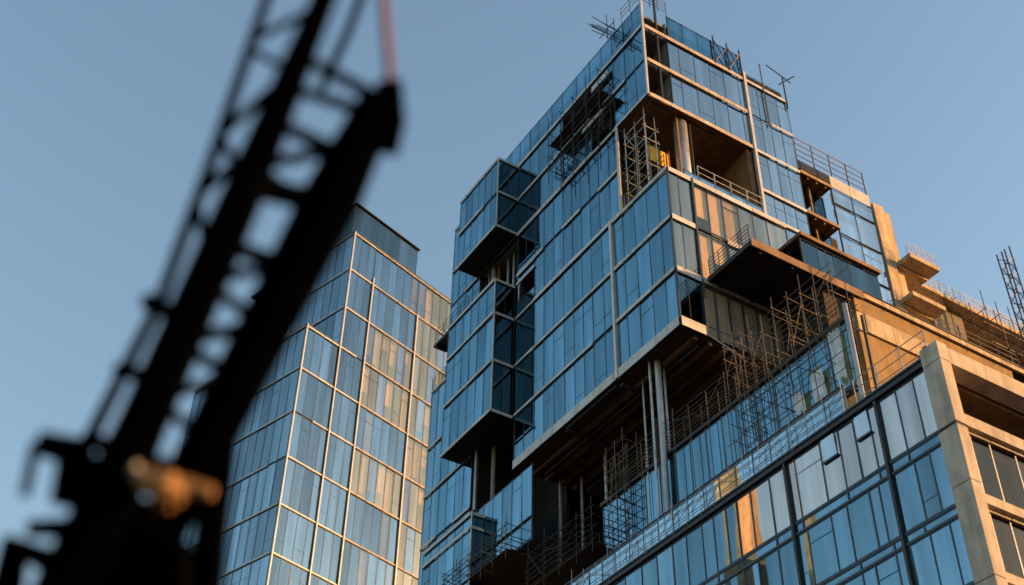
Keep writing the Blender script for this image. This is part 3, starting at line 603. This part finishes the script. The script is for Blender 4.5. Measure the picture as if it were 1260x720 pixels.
for k, (y0, y1, za, zb) in enumerate(((-8.6, -8.0, 32.4, 34.8), (-7.4, -6.7, 32.0, 33.6), (-6.2, -5.6, 32.2, 33.2))):  # pale sheets added where the glass shows bright reflections
    s_ = thing('plastic_sheet', ['tall pale polythene sheet beside the white post behind the tangled scaffold', 'middle pale polythene sheet, hung lower behind the tangled scaffold', 'shortest pale polythene sheet behind the left end of the tangled scaffold'][k], 'sheet', (.8, (y0 + y1) / 2, za), 'polythene sheets behind the tangled scaffold')
    mb = MB(); n = 9
    for i in range(n + 1):
        for j in range(7):
            mb.v.append((.82 + .05 * math.sin(i * 2.1 + j * .4 + k) + .03 * random.uniform(-1, 1), y0 + (y1 - y0) * i / n, za + (zb - za) * j / 6 - (.12 * math.sin(i * 1.3) if j == 0 else 0)))
    for i in range(n):
        for j in range(6): mb.f.append((i * 7 + j, (i + 1) * 7 + j, (i + 1) * 7 + j + 1, i * 7 + j + 1))
    sh = mb.build('sheet', SHEET, s_); so_ = sh.modifiers.new('thickness', 'SOLIDIFY'); so_.thickness = .006
    rod('batten', s_, PLANK, (.8, y0 - .1, zb + .02), (.8, y1 + .1, zb + .02), .03)
# hoist mast far right
t = thing('hoist_mast', 'slender lattice hoist mast standing at the far right', 'mast', (28.0, 0, 40))
w_ = .32
for sx in (0, 1):
    for sy in (0, 1): rod('mast_leg', t, STEEL, (27.6 + sx * w_ * 2, -.3 + sy * w_ * 2, 40), (27.6 + sx * w_ * 2, -.3 + sy * w_ * 2, 59.0 + .6 * sx), .05)
for k in range(30):
    z = 40 + k * .62; a, b = (0, 1) if k % 2 else (1, 0)
    for sy in (0, 1): rod('mast_lacing', t, STEEL, (27.6 + a * w_ * 2, -.3 + sy * w_ * 2, z), (27.6 + b * w_ * 2, -.3 + sy * w_ * 2, z + .62), .028)
    for sx in (0, 1): rod('mast_lacing', t, STEEL, (27.6 + sx * w_ * 2, -.3 + a * w_ * 2, z), (27.6 + sx * w_ * 2, -.3 + b * w_ * 2, z + .62), .028)

# unseen towers added outside the frame, to reflect as gold streaks in the podium glass
for n_, (x, y, wx, wy, z1) in (('slender_tower', (-44.2, 36.6, .7, .7, 70)), ('slender_tower', (-41.5, 42.4, 1.4, 1.9, 70))):
    s_ = thing(n_, 'narrow sunlit stone tower reflected as a thin gold streak in the podium glass' if wx < 1 else 'broader sunlit stone tower reflected as gold panes in the podium glass', 'building', (x, y, 0), 'towers across the street')
    for k in range(int(z1 / 5)): piece('stone_course', s_, STONE if (wx < 1 or k > 11) else CROWN, x - wx / 2, y - wy / 2, k * 5, x + wx / 2, y + wy / 2, k * 5 + 4.96)  # lower courses of the broad one darkened so only its top reflects gold

# ================================================================== crane boom close to the camera, out of focus
CR = thing('lattice_crane', 'blurred black lattice crane boom leaning across the left foreground', 'crane', (-29.9, -31.0, 0))
CRANE = [
    ('chord', [(-30.149, -32.162, 7.02, 0.028), (-30.084, -31.463, 6.288, 0.033), (-30.055, -30.97, 5.783, 0.033), (-30.111, -30.382, 5.233, 0.037)]),
    ('chord', [(-29.992, -32.612, 6.608, 0.056), (-29.987, -31.816, 5.816, 0.103), (-30.001, -31.023, 5.038, 0.12), (-30.018, -30.303, 4.335, 0.172)]),
    ('chord', [(-29.526, -32.255, 6.434, 0.099), (-29.558, -31.832, 6.034, 0.149), (-29.636, -30.959, 5.216, 0.131), (-29.678, -30.493, 4.78, 0.117)]),
    ('strut', [(-29.973, -31.781, 5.773, 0.052), (-29.981, -31.587, 5.586, 0.095), (-29.989, -31.205, 5.211, 0.06)]),
    ('strut', [(-29.567, -30.926, 5.142, 0.063), (-29.487, -30.686, 4.856, 0.086), (-29.371, -30.392, 4.496, 0.108)]),
    ('chord', [(-29.663, -32.183, 7.363, 0.025), (-29.651, -31.974, 7.148, 0.025), (-29.664, -31.731, 6.915, 0.025)]),
    ('brace', [(-30.129, -31.945, 6.793, 0.02), (-29.982, -32.523, 6.513, 0.019)]),
    ('brace', [(-30.125, -31.909, 6.756, 0.02), (-29.985, -32.283, 6.277, 0.019)]),
    ('brace', [(-30.096, -31.597, 6.428, 0.026), (-29.985, -32.297, 6.291, 0.024)]),
    ('brace', [(-30.095, -31.588, 6.419, 0.026), (-29.989, -31.888, 5.888, 0.024)]),
    ('brace', [(-30.086, -31.367, 6.195, 0.026), (-29.987, -32.049, 6.046, 0.024)]),
    ('brace', [(-30.086, -31.351, 6.179, 0.026), (-29.992, -31.58, 5.586, 0.024)]),
    ('brace', [(-30.097, -30.945, 5.783, 0.051), (-29.994, -31.39, 5.398, 0.047)]),
    ('brace', [(-30.103, -30.679, 5.523, 0.041), (-29.996, -31.177, 5.188, 0.038)]),
    ('brace', [(-30.11, -30.407, 5.258, 0.046), (-29.999, -30.908, 4.923, 0.042)]),
    ('brace', [(-29.984, -32.341, 6.335, 0.028), (-29.523, -32.245, 6.422, 0.035)]),
    ('brace', [(-29.985, -32.23, 6.225, 0.028), (-29.528, -32.186, 6.368, 0.035)]),
    ('brace', [(-29.988, -31.946, 5.946, 0.028), (-29.539, -32.064, 6.253, 0.035)]),
    ('brace', [(-29.987, -32.107, 6.104, 0.033), (-29.544, -32.009, 6.201, 0.045)]),
    ('brace', [(-29.989, -31.879, 5.879, 0.061), (-29.559, -31.831, 6.034, 0.064)]),
    ('brace', [(-29.988, -31.946, 5.946, 0.028), (-29.563, -31.792, 5.998, 0.03)]),
    ('brace', [(-29.991, -31.668, 5.672, 0.042), (-29.582, -31.573, 5.792, 0.045)]),
    ('brace', [(-29.992, -31.537, 5.542, 0.028), (-29.58, -31.599, 5.816, 0.03)]),
    ('brace', [(-29.992, -31.537, 5.542, 0.028), (-29.603, -31.331, 5.565, 0.035)]),
    ('brace', [(-29.995, -31.317, 5.326, 0.033), (-29.601, -31.353, 5.586, 0.035)]),
    ('brace', [(-29.995, -31.317, 5.326, 0.033), (-29.622, -31.121, 5.368, 0.035)]),
    ('brace', [(-29.997, -31.112, 5.125, 0.028), (-29.619, -31.147, 5.392, 0.03)]),
    ('brace', [(-29.997, -31.112, 5.125, 0.028), (-29.643, -30.879, 5.141, 0.03)]),
    ('brace', [(-29.999, -30.872, 4.888, 0.057), (-29.653, -30.766, 5.035, 0.059)]),
    ('brace', [(-30.001, -30.673, 4.692, 0.113), (-29.673, -30.54, 4.822, 0.089)]),
    ('brace', [(-30.003, -30.483, 4.505, 0.085), (-29.688, -30.362, 4.656, 0.079)]),
    ('sheave_block', [(-29.524, -32.311, 6.489, 0.068), (-29.43, -32.217, 6.34, 0.059), (-29.397, -32.115, 6.219, 0.05)]),
    ('cable', [(-29.728, -32.566, 6.863, 0.023), (-29.521, -32.319, 6.495, 0.023)]),
    ('head_bracket', [(-29.609, -32.151, 6.381, 0.027), (-29.526, -32.255, 6.434, 0.027)]),
    ('counter_bracket', [(-30.377, -30.716, 4.958, 0.06), (-30.158, -30.808, 4.92, 0.077)]),
    ('counter_bracket', [(-30.19, -30.788, 4.919, 0.112), (-30.157, -30.634, 4.747, 0.095)]),
    ('counter_bracket', [(-30.39, -30.708, 4.958, 0.026), (-30.347, -30.545, 4.772, 0.026)]),
    ('counter_bracket', [(-30.277, -30.473, 4.658, 0.039), (-30.101, -30.582, 4.662, 0.052)]),
    ('counter_bracket', [(-30.305, -30.412, 4.614, 0.069), (-30.252, -30.227, 4.399, 0.086)]),
    ('counter_bracket', [(-30.353, -30.382, 4.613, 0.034), (-30.143, -30.44, 4.545, 0.06)]),
    ('drum', [(-29.942, -30.962, 4.79, 0.051), (-29.822, -31.002, 4.758, 0.08), (-29.74, -31.019, 4.726, 0.047)]),
    ('drum', [(-29.766, -31.022, 4.776, 0.047), (-29.63, -31.085, 4.756, 0.03)]),
    ('drum', [(-29.847, -30.922, 4.739, 0.038), (-29.764, -30.945, 4.713, 0.034)]),
    ('tackle', [(-29.989, -30.973, 4.828, 0.038), (-29.944, -30.966, 4.795, 0.03)]),
    ('drum_plate', [(-30.033, -30.551, 4.743, 0.131), (-29.759, -30.692, 4.719, 0.131)]),
    ('drum_plate', [(-30.009, -30.374, 4.553, 0.149), (-29.56, -30.668, 4.577, 0.131)]),
    ('drum_plate', [(-29.875, -30.59, 4.688, 0.114), (-29.653, -30.705, 4.669, 0.096)]),
]

for nm, pts in CRANE:
    m = ORANGE if nm in ('drum', 'head_bracket') else RUST if nm == 'cable' else TUBEG if nm == 'tackle' else CRANEBLK
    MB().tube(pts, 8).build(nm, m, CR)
